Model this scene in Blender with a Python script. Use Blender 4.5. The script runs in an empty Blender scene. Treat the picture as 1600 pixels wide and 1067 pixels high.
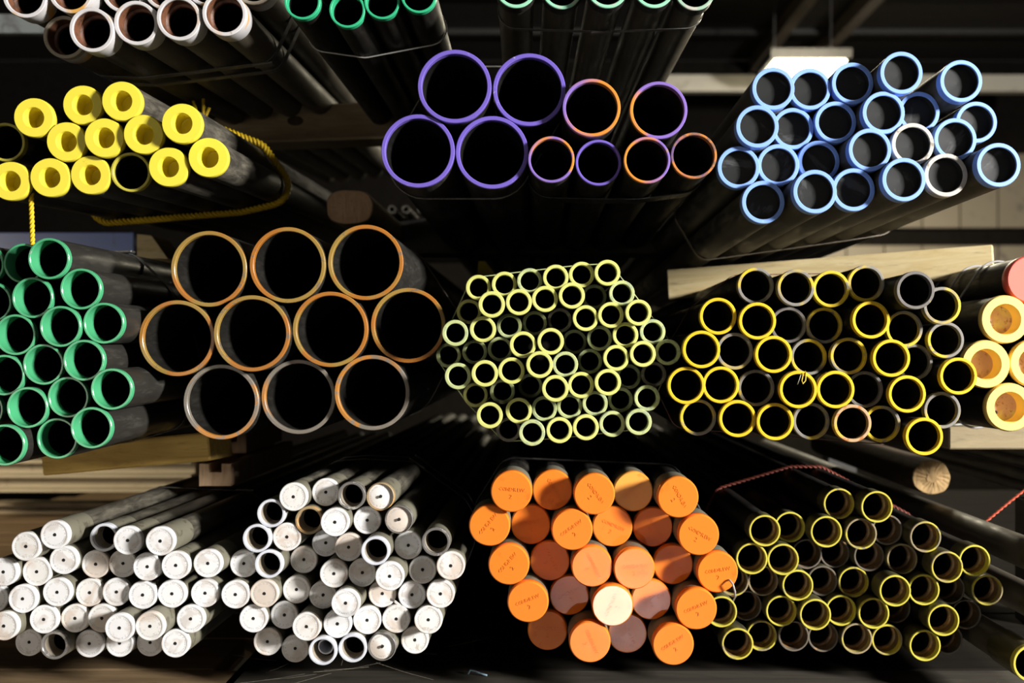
import bpy, bmesh, math, random
from mathutils import Vector, Quaternion, Matrix, Euler
random.seed(7)
S = bpy.context.scene
COL = S.collection
# ------------------------------------------------------------------ camera, world, light
F = 1556.0; VX, VY = 840.0, 545.0; H = 1.30; Y0 = 1.556
cd = bpy.data.cameras.new('camera'); cam = bpy.data.objects.new('camera', cd); COL.objects.link(cam)
cam.location = (0, 0, H); cam.rotation_euler = (math.pi/2, 0, 0)
cd.sensor_width = 36; cd.lens = F/1600*36
cd.shift_x = -(VX-800)/1600; cd.shift_y = (VY-533.5)/1600
cd.clip_start = 0.05; cd.clip_end = 60
cd.dof.use_dof = True; cd.dof.focus_distance = 1.58; cd.dof.aperture_fstop = 3.2
S.camera = cam
W = bpy.data.worlds.new('world'); S.world = W; W.use_nodes = True
W.node_tree.nodes['Background'].inputs[0].default_value = (1.0, 0.9, 0.78, 1)
W.node_tree.nodes['Background'].inputs[1].default_value = 0.09
S.view_settings.view_transform = 'Standard'; S.view_settings.look = 'None'
S.view_settings.gamma = 1; S.view_settings.use_curve_mapping = False
S.view_settings.exposure = 0.0
def area(name, loc, target, size, power, col, size_y=None):
    l = bpy.data.lights.new(name, 'AREA'); l.size = size; l.energy = power; l.color = col
    if size_y: l.shape = 'RECTANGLE'; l.size_y = size_y
    o = bpy.data.objects.new(name, l); COL.objects.link(o); o.location = loc
    o.rotation_euler = (Vector(target)-Vector(loc)).to_track_quat('-Z', 'Y').to_euler()
    return o
KEY = area('dock_lamp', (4.1, -0.9, H+1.0), (0, 1.5, H-.1), 0.60, 740, (1.0, 0.97, 0.93))
LOW = area('glare_lamp', (0.30, -0.55, H-0.93), (0.1, 1.55, H-.4), 0.11, 2.4, (1.0, 0.95, 0.93))  # unseen low source, placed for the glare on one orange cap

FILL = area('low_fill', (-2.6, -2.3, H-.75), (0.1, 1.5, H+.2), 1.6, 26, (1.0, 0.90, 0.76))  # added soft fill lamp that lifts the pipe undersides
BEAM_FILL = area('beam_fill', (-3.1, 1.9, H+.35), (-1.5, 3.35, H-.42), 0.5, 9, (1.0, 0.86, 0.66)); BEAM_FILL.data.spread = math.radians(75)  # added unseen lamp that brightens the far left shelf beams
def P(px, py, Y=Y0):
    return Vector(((px-VX)/F*Y, Y, H-(py-VY)/F*Y))

# ------------------------------------------------------------------ materials
MATS = {}
def newmat(name):
    m = bpy.data.materials.new(name); m.use_nodes = True
    nt = m.node_tree; b = nt.nodes['Principled BSDF']
    return m, nt, b
def coords(nt, scale, offset_random=True, stretch=(1, 1, 1)):
    tc = nt.nodes.new('ShaderNodeTexCoord'); mp = nt.nodes.new('ShaderNodeMapping')
    nt.links.new(tc.outputs['Object'], mp.inputs['Vector'])
    mp.inputs['Scale'].default_value = tuple(scale*s for s in stretch)
    if offset_random:
        oi = nt.nodes.new('ShaderNodeObjectInfo'); mul = nt.nodes.new('ShaderNodeMath'); mul.operation = 'MULTIPLY'
        mul.inputs[1].default_value = 37.0
        nt.links.new(oi.outputs['Random'], mul.inputs[0]); nt.links.new(mul.outputs[0], mp.inputs['Location'])
    return mp
def noise(nt, mp, scale=1, detail=4, rough=.6, dist=0):
    n = nt.nodes.new('ShaderNodeTexNoise'); n.inputs['Scale'].default_value = scale
    n.inputs['Detail'].default_value = detail; n.inputs['Roughness'].default_value = rough
    n.inputs['Distortion'].default_value = dist
    nt.links.new(mp.outputs[0], n.inputs['Vector']); return n
def ramp(nt, src, a, b, ca=(0, 0, 0, 1), cb=(1, 1, 1, 1)):
    r = nt.nodes.new('ShaderNodeValToRGB'); r.color_ramp.elements[0].position = a; r.color_ramp.elements[1].position = b
    r.color_ramp.elements[0].color = ca; r.color_ramp.elements[1].color = cb
    nt.links.new(src, r.inputs[0]); return r
def mixc(nt, fac, c1, c2):
    m = nt.nodes.new('ShaderNodeMix'); m.data_type = 'RGBA'
    if hasattr(fac, 'links'): nt.links.new(fac, m.inputs[0])
    else: m.inputs[0].default_value = fac
    for k, c in ((6, c1), (7, c2)):
        if isinstance(c, tuple): m.inputs[k].default_value = (*c[:3], 1)
        else: nt.links.new(c, m.inputs[k])
    return m.outputs[2]
def bump(nt, b, src, strength=.3, dist=.001):
    bp = nt.nodes.new('ShaderNodeBump'); bp.inputs['Strength'].default_value = strength
    bp.inputs['Distance'].default_value = dist
    nt.links.new(src, bp.inputs['Height']); nt.links.new(bp.outputs[0], b.inputs['Normal'])
def worn(name, col, under, amount, rough=.4, scale=60, var=.25, metal=0.0, spec=.5, edge=.06, bmp=.25, stretch=(1, 1, 1), third=None, third_amt=.3):
    """paint of one colour worn through to another in patches"""
    if name in MATS: return MATS[name]
    m, nt, b = newmat(name)
    mp = coords(nt, 1, True, stretch)
    n1 = noise(nt, mp, scale, 6, .65, .3); n2 = noise(nt, mp, scale*.35, 3, .5)
    dark = tuple(c*(1-var) for c in col)
    c0 = mixc(nt, n2.outputs[0], col, dark)
    if third:
        n3 = noise(nt, mp, scale*.22, 3, .55, .5)
        r3 = ramp(nt, n3.outputs[0], .62-third_amt*.5, .70-third_amt*.5)
        c0 = mixc(nt, r3.outputs[0], c0, third)
    t = .5+(.5-amount)*.42
    r = ramp(nt, n1.outputs[0], t, t+edge)
    c = mixc(nt, r.outputs[0], c0, under)
    nt.links.new(c, b.inputs['Base Color'])
    b.inputs['Roughness'].default_value = rough; b.inputs['Metallic'].default_value = metal
    b.inputs['Specular IOR Level'].default_value = spec
    bump(nt, b, n1.outputs[0], bmp, .0008)
    MATS[name] = m; return m
def steel(name, col, rough=.42, dust=(.16, .14, .10), amt=.35, spec=.5):
    """mill-coated pipe skin: streaks along the pipe, dust and scuffs"""
    if name in MATS: return MATS[name]
    m, nt, b = newmat(name)
    mp = coords(nt, 1, True, (1, .16, 1))
    n1 = noise(nt, mp, 70, 7, .72, .4)
    mp2 = coords(nt, 1, True); n2 = noise(nt, mp2, 9, 4, .6)
    r = ramp(nt, n1.outputs[0], .56-amt*.2, .80)
    c = mixc(nt, r.outputs[0], col, dust)
    c = mixc(nt, n2.outputs[0], c, tuple(x*.55 for x in col))
    nt.links.new(c, b.inputs['Base Color'])
    rr = ramp(nt, n1.outputs[0], .3, .75, (rough-.12,)*3+(1,), (min(1, rough+.25),)*3+(1,))
    nt.links.new(rr.outputs[0], b.inputs['Roughness'])
    b.inputs['Specular IOR Level'].default_value = spec
    bump(nt, b, n1.outputs[0], .25, .0006)
    MATS[name] = m; return m
def wood(name, c1, c2, rough=.75, along='x', scale=9):
    if name in MATS: return MATS[name]
    m, nt, b = newmat(name)
    st = {'x': (.12, 1, 1), 'y': (1, .12, 1), 'z': (1, 1, .12)}[along]
    mp = coords(nt, 1, True, st)
    n = noise(nt, mp, scale*4, 8, .7, 1.6)
    n2 = noise(nt, mp, scale*22, 3, .6)
    r = ramp(nt, n.outputs[0], .35, .68)
    c = mixc(nt, r.outputs[0], c1, c2)
    c = mixc(nt, ramp(nt, n2.outputs[0], .6, .8).outputs[0], c, tuple(x*.45 for x in c1))
    nt.links.new(c, b.inputs['Base Color']); b.inputs['Roughness'].default_value = rough
    b.inputs['Specular IOR Level'].default_value = .25
    bump(nt, b, n.outputs[0], .4, .002)
    MATS[name] = m; return m
def emit(name, col, strength):
    m, nt, b = newmat(name)
    b.inputs['Base Color'].default_value = (*col, 1)
    b.inputs['Emission Color'].default_value = (*col, 1); b.inputs['Emission Strength'].default_value = strength
    return m

GREY = (.16, .155, .15); RUST = (.25, .09, .025)
black_tube = steel('black pipe skin', (.014, .012, .010), .46, (.065, .055, .038), .25, .35)
dark_tube = steel('dark pipe skin', (.008, .007, .006), .46, (.035, .03, .02), .2, .3)
grey_tube = steel('grey pipe skin', (.05, .045, .036), .48, (.30, .27, .20), .75, .4)
silver_tube = steel('brown grey pipe skin', (.10, .085, .06), .5, (.18, .15, .10), .4, .4)
olive_sleeve = worn('greenish thread protector', (.17, .16, .115), (.09, .08, .055), .35, .55, 40)
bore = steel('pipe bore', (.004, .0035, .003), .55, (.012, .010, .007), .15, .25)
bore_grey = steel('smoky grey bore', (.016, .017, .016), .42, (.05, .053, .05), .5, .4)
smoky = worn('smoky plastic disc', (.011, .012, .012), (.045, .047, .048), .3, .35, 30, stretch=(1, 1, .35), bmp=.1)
bore_rust = worn('rusty threaded bore', (.17, .07, .035), (.07, .035, .02), .45, .5, 90)
RIMS = {
 'silver': worn('bright zinc end', (.62, .60, .60), (.35, .30, .24), .18, .38, 60, third=(.60, .33, .08), third_amt=.12),
 'silverdim': worn('dim zinc end', (.34, .29, .22), (.18, .14, .10), .3, .5, 60),  # shade of set-back ends put into the zinc; also used on straps
 'emerald': worn('emerald paint', (.035, .42, .20), (.16, .18, .15), .15, .32, 60),
 'mint': worn('mint paint', (.28, .62, .42), (.40, .42, .34), .3, .42, 50),
 'mintworn': worn('pale mint paint', (.30, .46, .34), (.40, .40, .34), .55, .42, 50),
 'green': worn('green paint', (.075, .42, .19), (.30, .36, .31), .12, .22, 55, spec=.7),
 'purple': worn('purple paint', (.165, .115, .50), (.34, .30, .42), .12, .22, 60, spec=.7),
 'purpleorange': worn('purple paint over orange', (.24, .15, .50), (.34, .20, .17), .22, .28, 45, third=(.60, .22, .035), third_amt=.28, spec=.7),
 'purpleworn': worn('rubbed purple paint', (.15, .09, .20), (.22, .12, .08), .5, .32, 60, third=(.50, .18, .04), third_amt=.4),
 'blue': worn('sky blue paint', (.22, .385, .86), (.28, .42, .80), .2, .42, 55, var=.12),
 'bare': worn('bare cut steel', (.52, .50, .46), (.25, .21, .16), .35, .35, 90),
 'orange': worn('orange brown paint', (.41, .155, .025), (.17, .13, .09), .25, .26, 50, third=(.30, .19, .045), third_amt=.3, spec=.7),
 'orangeworn': worn('rubbed orange brown paint', (.48, .20, .035), (.20, .17, .14), .42, .3, 40, third=(.17, .15, .12), third_amt=.38, spec=.7),
 'lime': worn('lime yellow paint', (.58, .59, .17), (.50, .55, .22), .28, .40, 80, var=.12),
 'limepale': worn('pale and shaded lime paint', (.50, .56, .24), (.32, .38, .22), .45, .42, 80),  # pale paint, also the darker tone of shaded rear ends
 'limebare': worn('bare shaded end with olive traces', (.19, .17, .12), (.30, .32, .14), .35, .45, 80),  # bare steel, also the shade on the dimmest rear ends
 'yellow': worn('yellow paint', (.70, .47, .022), (.48, .36, .05), .12, .34, 60, var=.12),
 'yellowworn': worn('rubbed yellow paint', (.66, .48, .03), (.21, .20, .17), .38, .38, 45, third=(.20, .19, .17), third_amt=.36),
 'yellowrust': worn('rusty yellow paint', (.62, .42, .05), (.42, .16, .04), .42, .42, 70, third=(.45, .30, .16), third_amt=.4),
 'yellowbare': worn('bare end with yellow traces', (.19, .18, .16), (.36, .28, .04), .25, .42, 45, third=(.13, .12, .11), third_amt=.4),
 'limey': worn('greenish yellow paint', (.52, .46, .06), (.30, .28, .12), .22, .36, 60),
 'limeyworn': worn('rubbed greenish yellow paint', (.50, .43, .05), (.22, .19, .12), .36, .4, 50, third=(.24, .19, .11), third_amt=.36),
 'limeybare': worn('bare grey brown end', (.12, .10, .075), (.26, .15, .06), .3, .42, 60),
 'white': worn('white zinc end', (.66, .68, .74), (.50, .46, .42), .2, .42, 70),
 'whitedark': worn('dark wet steel end', (.16, .15, .14), (.36, .34, .30), .35, .25, 60, spec=.8),
 'whiterust': worn('rust stained end', (.34, .25, .13), (.50, .26, .08), .45, .45, 50),
}
yellow_plastic = worn('yellow plastic', (.79, .67, .055), (.56, .43, .03), .10, .42, 30, var=.07, bmp=.06)
yellow_stained = worn('stained yellow plastic', (.77, .65, .055), (.55, .30, .02), .3, .42, 20, var=.1, bmp=.06)
ochre_plastic = worn('pale yellow plastic', (.88, .60, .14), (.55, .42, .15), .10, .48, 90, var=.10, bmp=.1)
plug_floor = worn('dusty pink plug floor', (.60, .40, .34), (.34, .19, .14), .35, .55, 90, third=(.62, .54, .26), third_amt=.2)
red_plastic = worn('red plastic', (.80, .11, .07), (.62, .08, .05), .1, .42, 60, var=.1, bmp=.08)
orange_plastic = worn('orange plastic', (.80, .20, .022), (.66, .155, .016), .22, .15, 26, var=.09, bmp=.07)
amber_plastic = worn('amber plastic', (.80, .34, .055), (.68, .24, .03), .4, .34, 26, var=.09, bmp=.1)
white_plastic = worn('chalky white plastic', (.80, .80, .80), (.58, .55, .52), .17, .40, 120, var=.10, bmp=.16, third=(.62, .58, .55), third_amt=.18)
cream_plastic = worn('stained white plastic', (.76, .74, .71), (.52, .47, .41), .26, .42, 70, var=.12, bmp=.18, third=(.60, .52, .45), third_amt=.25)
grey_lettering = worn('grey raised lettering', (.40, .38, .36), (.3, .28, .26), .3, .5, 80)
strap_mat = steel('dull steel strapping', (.10, .095, .085), .35, (.22, .2, .17), .4)
wire_mat = steel('bright wire', (.45, .44, .42), .3, (.3, .28, .25), .3)
rope_yellow = worn('yellow rope fibre', (.72, .48, .01), (.42, .25, .01), .25, .55, 200)
rope_red = worn('red twine fibre', (.50, .07, .025), (.25, .04, .02), .3, .6, 200)
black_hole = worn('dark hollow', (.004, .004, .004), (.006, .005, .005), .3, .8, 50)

# ------------------------------------------------------------------ mesh builders
def mesh_from(bm, name, mat=None):
    me = bpy.data.meshes.new(name); bm.to_mesh(me); bm.free()
    if mat: me.materials.append(mat)
    return me
def lathe(profile, name, mat, seg=40, close_start=False, close_end=False, jit=0.0, flip=False):
    """revolve (radius, y) points about the y axis"""
    bm = bmesh.new(); rings = []
    rnd = random.Random(hash(name) & 255)
    for r, y in profile:
        rings.append([bm.verts.new(((r+rnd.uniform(-jit, jit))*math.cos(2*math.pi*i/seg), y, (r+rnd.uniform(-jit, jit))*math.sin(2*math.pi*i/seg))) for i in range(seg)])
    for a in range(len(rings)-1):
        for i in range(seg):
            j = (i+1) % seg
            f = bm.faces.new((rings[a][i], rings[a][j], rings[a+1][j], rings[a+1][i])); f.smooth = True
    if close_start: bm.faces.new(rings[0])
    if close_end: bm.faces.new(list(reversed(rings[-1])))
    bmesh.ops.recalc_face_normals(bm, faces=bm.faces)
    bm.normal_update()
    for e in bm.edges:
        if len(e.link_faces) == 2 and e.link_faces[0].normal.angle(e.link_faces[1].normal, 0) > .6: e.smooth = False
    return mesh_from(bm, name, mat)
def tube_profile(ro, ri, y0, y1):
    return [(ri, y1), (ri, y0), (ro, y0), (ro, y1), (ri, y1)]
def add_box(bm, c, s, rot=None, bev=0):
    r = bmesh.ops.create_cube(bm, size=1)
    M = Matrix.Translation(Vector(c)) @ (rot.to_matrix().to_4x4() if rot else Matrix()) @ Matrix.Diagonal((*s, 1))
    bmesh.ops.transform(bm, matrix=M, verts=r['verts'])
    if bev:
        es = list({e for v in r['verts'] for e in v.link_edges})
        bmesh.ops.bevel(bm, geom=es, offset=bev, segments=1, affect='EDGES')
def obj(name, me, parent=None, loc=None, mat=None):
    o = bpy.data.objects.new(name, me); COL.objects.link(o)
    if parent: o.parent = parent
    if loc is not None: o.location = loc
    return o
def tag(o, label=None, cat=None, group=None, kind=None):
    if label: o['label'] = label
    if cat: o['category'] = cat
    if group: o['group'] = group
    if kind: o['kind'] = kind
    return o
def boxobj(name, c, s, mat, parent=None, rot=None, bev=.002):
    """box whose origin sits at its own centre, edges slightly eased"""
    bm = bmesh.new(); add_box(bm, (0, 0, 0), s, None, bev)
    o = obj(name, mesh_from(bm, name, mat), parent, c)
    if rot: o.rotation_euler = rot
    return o
def thing(name, label, cat, loc=(0, 0, 0), group=None):
    o = bpy.data.objects.new(name, None); COL.objects.link(o); o.location = loc; o.empty_display_size = .05
    return tag(o, label, cat, group)
def sweep(name, pts, r, mat, closed=False, seg=8, strands=0, pitch=.03, parent=None):
    """round cord, or a laid rope of several strands, along a path"""
    pts = [Vector(p) for p in pts]; n = len(pts)
    # even resampling
    if strands:
        out = []; m = n if closed else n-1
        for i in range(m):
            a, b = pts[i], pts[(i+1) % n]; k = max(1, int((b-a).length/(pitch/8)))
            out += [a.lerp(b, t/k) for t in range(k)]
        if not closed: out.append(pts[-1])
        pts = out; n = len(pts)
    T = []
    for i in range(n):
        a = pts[i-1] if (closed or i) else pts[0]; b = pts[(i+1) % n] if (closed or i < n-1) else pts[-1]
        T.append((b-a).normalized())
    nrm = T[0].orthogonal().normalized(); N = []
    for i in range(n):
        nrm = (nrm-T[i]*nrm.dot(T[i])).normalized(); N.append(nrm.copy())
    bm = bmesh.new(); s = 0; arc = [0]
    for i in range(1, n): s += (pts[i]-pts[i-1]).length; arc.append(s)
    tot = s+((pts[0]-pts[-1]).length if closed else 0)
    tw = 2*math.pi*max(1, round(tot/pitch))/tot if closed else 2*math.pi/pitch
    for k in range(max(1, strands)):
        rings = []
        for i in range(n):
            B = T[i].cross(N[i]); c = pts[i]; rr = r
            if strands:
                a = 2*math.pi*k/strands+arc[i]*tw; c = c+(N[i]*math.cos(a)+B*math.sin(a))*r*.5; rr = r*.58
            rings.append([bm.verts.new(c+(N[i]*math.cos(2*math.pi*j/seg)+B*math.sin(2*math.pi*j/seg))*rr) for j in range(seg)])
        for i in range(n if closed else n-1):
            A = rings[i]; B2 = rings[(i+1) % n]
            for j in range(seg):
                f = bm.faces.new((A[j], A[(j+1) % seg], B2[(j+1) % seg], B2[j])); f.smooth = True
        if not closed: bm.faces.new(rings[0]); bm.faces.new(list(reversed(rings[-1])))
    bmesh.ops.recalc_face_normals(bm, faces=bm.faces)
    return obj(name, mesh_from(bm, name, mat), parent)

# raised lettering ------------------------------------------------------------
GLYPH = {}
def glyph(ch):
    if ch in GLYPH: return GLYPH[ch]
    c = bpy.data.curves.new('g', 'FONT'); c.body = ch; c.size = 1; c.resolution_u = 1; c.align_x = 'CENTER'; c.extrude = .02
    o = bpy.data.objects.new('g', c); COL.objects.link(o)
    bpy.context.view_layer.update()
    me = o.evaluated_get(bpy.context.evaluated_depsgraph_get()).to_mesh()
    vs = [v.co.copy() for v in me.vertices]; fs = [tuple(p.vertices) for p in me.polygons]
    bpy.data.objects.remove(o); bpy.data.curves.remove(c)
    GLYPH[ch] = (vs, fs); return GLYPH[ch]
def lettering(name, items, mat):
    """items: (character, x, z, angle, size) on the face plane, text facing -y"""
    vv, ff = [], []
    for ch, x, z, a, s in items:
        vs, fs = glyph(ch); k = len(vv); ca, sa = math.cos(a), math.sin(a)
        for v in vs:
            gx, gz = v.x*s, (v.y-.34)*s
            vv.append((x+gx*ca-gz*sa, -(.02+v.z)*s*.5, z+gx*sa+gz*ca))
        ff += [tuple(i+k for i in f) for f in fs]
    me = bpy.data.meshes.new(name); me.from_pydata(vv, [], ff); me.materials.append(mat); return me
def ring_text(text, r, size, start=math.pi*.75, step=None):
    out = []; step = step or 2*math.pi/len(text)
    for i, ch in enumerate(text):
        a = start-i*step
        if ch != ' ': out.append((ch, r*math.cos(a), r*math.sin(a), a-math.pi/2, size))
    return out
def line_text(text, x, z, size, adv=.68):
    w = (len(text)-1)*size*adv
    return [(ch, x-w/2+i*size*adv, z, 0, size) for i, ch in enumerate(text) if ch != ' ']

# ------------------------------------------------------------------ pipe prototypes
PROTO = {}
def proto(kind, R, L, flag):
    """list of (part name, mesh, sub-parts) for one pipe; the face lies at y = 0, the pipe runs to +y"""
    key = (kind, flag)
    if key in PROTO: return PROTO[key]
    k = KINDS[kind]; parts = []; seg = 72 if R > .05 else (48 if R > .03 else 40)
    t = k['flags'][flag]; style = t.get('style', k['style'])
    rim = RIMS.get(t.get('rim')); skin = k['skin']; w = k['wall']*R
    nm = kind+' '+flag
    lo, li = k.get('out', .012), k.get('inn', .008); rt = R*k.get('neck', 1.0); cl = k.get('collar', 0)
    rb = rt*.995
    if style == 'open':
        ri = R-w; b = min(.0009, w*.2)
        step = k.get('step', 0)
        prof = [(R, lo), (R, b), (R-b, 0), (ri+b, 0), (ri, b), (ri, li)]
        parts.append(('painted_rim' if t.get('painted', True) else 'bare_rim', lathe(prof, nm+' rim', rim, seg), []))
        r2 = ri-step*R; bm_ = k.get('bore', bore)
        if step:
            parts.append(('threaded_bore', lathe([(ri, li), (ri, .028), (r2, .030), (r2-.0008, .034)], nm+' thread', k['thread'], seg), []))
            inner = [(r2-.0008, .034), (r2-.0008, L)]
        else: inner = [(ri, li), (ri, L)]
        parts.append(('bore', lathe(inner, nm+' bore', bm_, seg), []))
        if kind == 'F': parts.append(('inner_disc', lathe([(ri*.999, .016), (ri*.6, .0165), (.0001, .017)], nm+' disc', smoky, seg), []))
        if cl:
            parts.append(('coupling', lathe([(R, lo), (R, cl-.003), (R-.0015, cl), (rt*.9, cl+.001)], nm+' coupling', k['collar_mat'], seg), []))
            parts.append(('tube', lathe([(rt, cl), (rt, L), (r2 if step else ri, L)], nm+' tube', skin, seg), []))
        else:
            parts.append(('tube', lathe([(rb, lo), (rb, L), (ri, L)], nm+' tube', skin, seg), []))
    else:
        capmat = t['cap']; sub = []
        if style == 'dished':      # plastic plug with a deep round hollow
            rh = R*k['hollow']; dh = k['deep']
            prof = [(R*.94, .016), (R*.98, .014), (R, .006), (R*.985, .002), (R*.95, 0), (rh+.001, 0), (rh, .0015), (rh*.95, dh)]
            if t.get('floor'):
                f = lathe([(rh*.95, dh), (rh*.5, dh+.0008), (.0001, dh+.001)], nm+' floor', t['floor'], seg)
                sub.append(('recessed_disc', f, None))
                v = lathe([(.0001, dh-.0006), (.0036, dh-.0005), (.0036, dh+.001)], nm+' vent', black_hole, 14)
                v.transform(Matrix.Translation((-rh*.55, 0, -rh*.28)))
                sub.append(('vent_hole', v, None))
            else: prof += [(rh*.5, dh+.001), (.0001, dh+.0015)]
            parts.append(('plug_cap', lathe(prof, nm+' cap', capmat, seg), sub))
        elif style == 'flat':      # flat cap with a vent hole and a ring of small letters
            prof = [(R*.97, .012), (R, .010), (R, .0012), (R-.0012, 0), (R*.84, .0002), (R*.82, .0008), (.0028, .0006), (.0024, .010), (.0001, .010)]
            if t.get('sunk'):
                prof = [(R*.88, .008), (R*.90, .0045), (R*.86, .004), (.0028, .004), (.0024, .012), (.0001, .012)]
                parts.append(('rim', lathe([(R, .012), (R, .001), (R-.001, 0), (R*.93, 0), (R*.91, .009)], nm+' rim', RIMS['whiterust' if flag == 's' else 'whitedark'], seg), []))
            tx = lettering('ring lettering', ring_text('MANUFACTURING CO LTD SEAMLESS CO S A ', R*.72, R*.17), grey_lettering)
            tx.transform(Matrix.Translation((0, .0008 if not t.get('sunk') else .004, 0)))
            hole = lathe([(.0001, .0002), (.0023, .0002), (.0023, .003)], 'vent', black_hole, 16)
            sub = [('lettering', tx, None), ('vent_hole', hole, None)]
            parts.append(('end_cap', lathe(prof, nm+' cap', capmat, seg), sub))
        elif style == 'domed':     # solid cap with an eased edge and raised words
            prof = [(R*.955, .022), (R*.985, .020), (R, .012), (R*.995, .004), (R*.97, .0012), (R*.93, 0), (R*.5, .0002), (.0001, .0003)]
            sub = []
            if t.get('words'):
                tx = lettering('raised words', line_text('CONDREW', 0, R*.10, R*.25)+line_text('2', 0, -R*.24, R*.30), capmat)
                for v in tx.vertices: v.co.y *= 2.6
                sub = [('lettering', tx, None)]
            parts.append(('end_cap', lathe(prof, nm+' cap', capmat, seg), sub))
        y = {'dished': .012, 'flat': .009, 'domed': .018}[style]
        if cl:
            parts.append(('thread_protector', lathe([(R*.975, y), (R*.985, y+.002), (R*.985, cl-.003), (R*.97, cl), (rt*.9, cl+.001)], nm+' sleeve', k['collar_mat'], seg), []))
            parts.append(('tube', lathe([(rt, cl), (rt, L), (rt*.8, L)], nm+' tube', skin, seg), []))
        else:
            parts.append(('tube', lathe([(R*.96, y), (R*.965, y+.002), (R*.965, L), (R*.8, L)], nm+' tube', skin, seg), []))
    PROTO[key] = parts; return parts

o_ = lambda rim, painted=True: dict(style='open', rim=rim, painted=painted)
KINDS = {
 'A': dict(style='open', wall=.17, skin=silver_tube, neck=.90, collar=.045, collar_mat=RIMS['silver'], step=.10, thread=bore_rust, inn=.004,
   flags={'b': o_('silver', False), 'd': o_('silverdim', False)}),
 'B': dict(style='open', wall=.14, skin=black_tube, flags={'b': o_('emerald')}, inn=.018),
 'C': dict(style='open', wall=.17, skin=steel('brown black pipe skin', (.055, .047, .032), .38, (.16, .14, .09), .5), neck=.9, collar=.03, collar_mat=black_tube, out=.003, flags={'b': o_('mint'), 'w': o_('mintworn')}),
 'D': dict(style='dished', wall=.14, skin=grey_tube, hollow=.50, deep=.045,
   flags={'c': dict(cap=yellow_plastic), 's': dict(cap=yellow_stained), 'o': o_('limey')}),
 'E': dict(style='open', wall=.115, skin=black_tube, out=.008, flags={'b': o_('purple'), 'm': o_('purpleorange'), 'w': o_('purpleworn')}, inn=.012),
 'F': dict(style='open', wall=.20, skin=grey_tube, out=.016, bore=bore_grey, inn=.003, flags={'b': o_('blue'), 'g': o_('bare', False)}),
 'G': dict(style='open', wall=.115, skin=steel('smooth black coating', (.030, .028, .024), .36, (.09, .085, .07), .2), out=.010, inn=.030, flags={'b': o_('green')}),
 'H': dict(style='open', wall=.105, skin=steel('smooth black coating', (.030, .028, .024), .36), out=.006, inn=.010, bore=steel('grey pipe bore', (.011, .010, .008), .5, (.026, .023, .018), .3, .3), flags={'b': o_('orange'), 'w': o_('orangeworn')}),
 'I': dict(style='open', wall=.27, skin=dark_tube, neck=.92, out=.010, inn=.014, flags={'b': o_('lime'), 'w': o_('limepale'), 'g': o_('limebare', False)}),
 'J': dict(style='open', wall=.175, skin=dark_tube, neck=.95, out=.012, inn=.010, flags={'b': o_('yellow'), 'w': o_('yellowworn'), 'r': o_('yellowrust'), 'g': o_('yellowbare', False)}),
 'K': dict(style='dished', wall=.15, skin=dark_tube, hollow=.62, deep=.030,
   flags={'c': dict(cap=ochre_plastic, floor=plug_floor), 'r': dict(style='domed', cap=red_plastic)}),
 'L': dict(style='flat', wall=.20, skin=grey_tube, neck=.95, collar=.09, collar_mat=olive_sleeve, step=.04, thread=RIMS['silverdim'],
   flags={'c': dict(cap=white_plastic), 'k': dict(cap=cream_plastic), 's': dict(cap=cream_plastic, sunk=True), 'u': dict(cap=cream_plastic, sunk=True),
          'o': o_('white', False), 'd': o_('whitedark', False), 'r': o_('whiterust', False)}),
 'N': dict(style='domed', wall=.15, skin=black_tube, neck=.92, collar=.075, collar_mat=olive_sleeve,
   flags={'c': dict(cap=orange_plastic, words=True), 'a': dict(cap=amber_plastic, words=True)}),
 'O': dict(style='open', wall=.12, skin=black_tube, neck=.90, collar=.045, collar_mat=steel('yellow dusted coupling', (.06, .055, .03), .45, (.28, .25, .04), .55), out=.004, inn=.012,
   step=.10, thread=worn('brown threaded bore', (.16, .10, .05), (.30, .15, .05), .4, .4, 90), flags={'b': o_('limey'), 'w': o_('limeyworn'), 'g': o_('limeybare', False)}),
 'Q': dict(style='open', wall=.15, skin=silver_tube, neck=.93, collar=.10, collar_mat=steel('olive brown coupling', (.07, .062, .03), .45, (.22, .19, .08), .5), out=.01, flags={'b': o_('limey')}),
}
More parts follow.
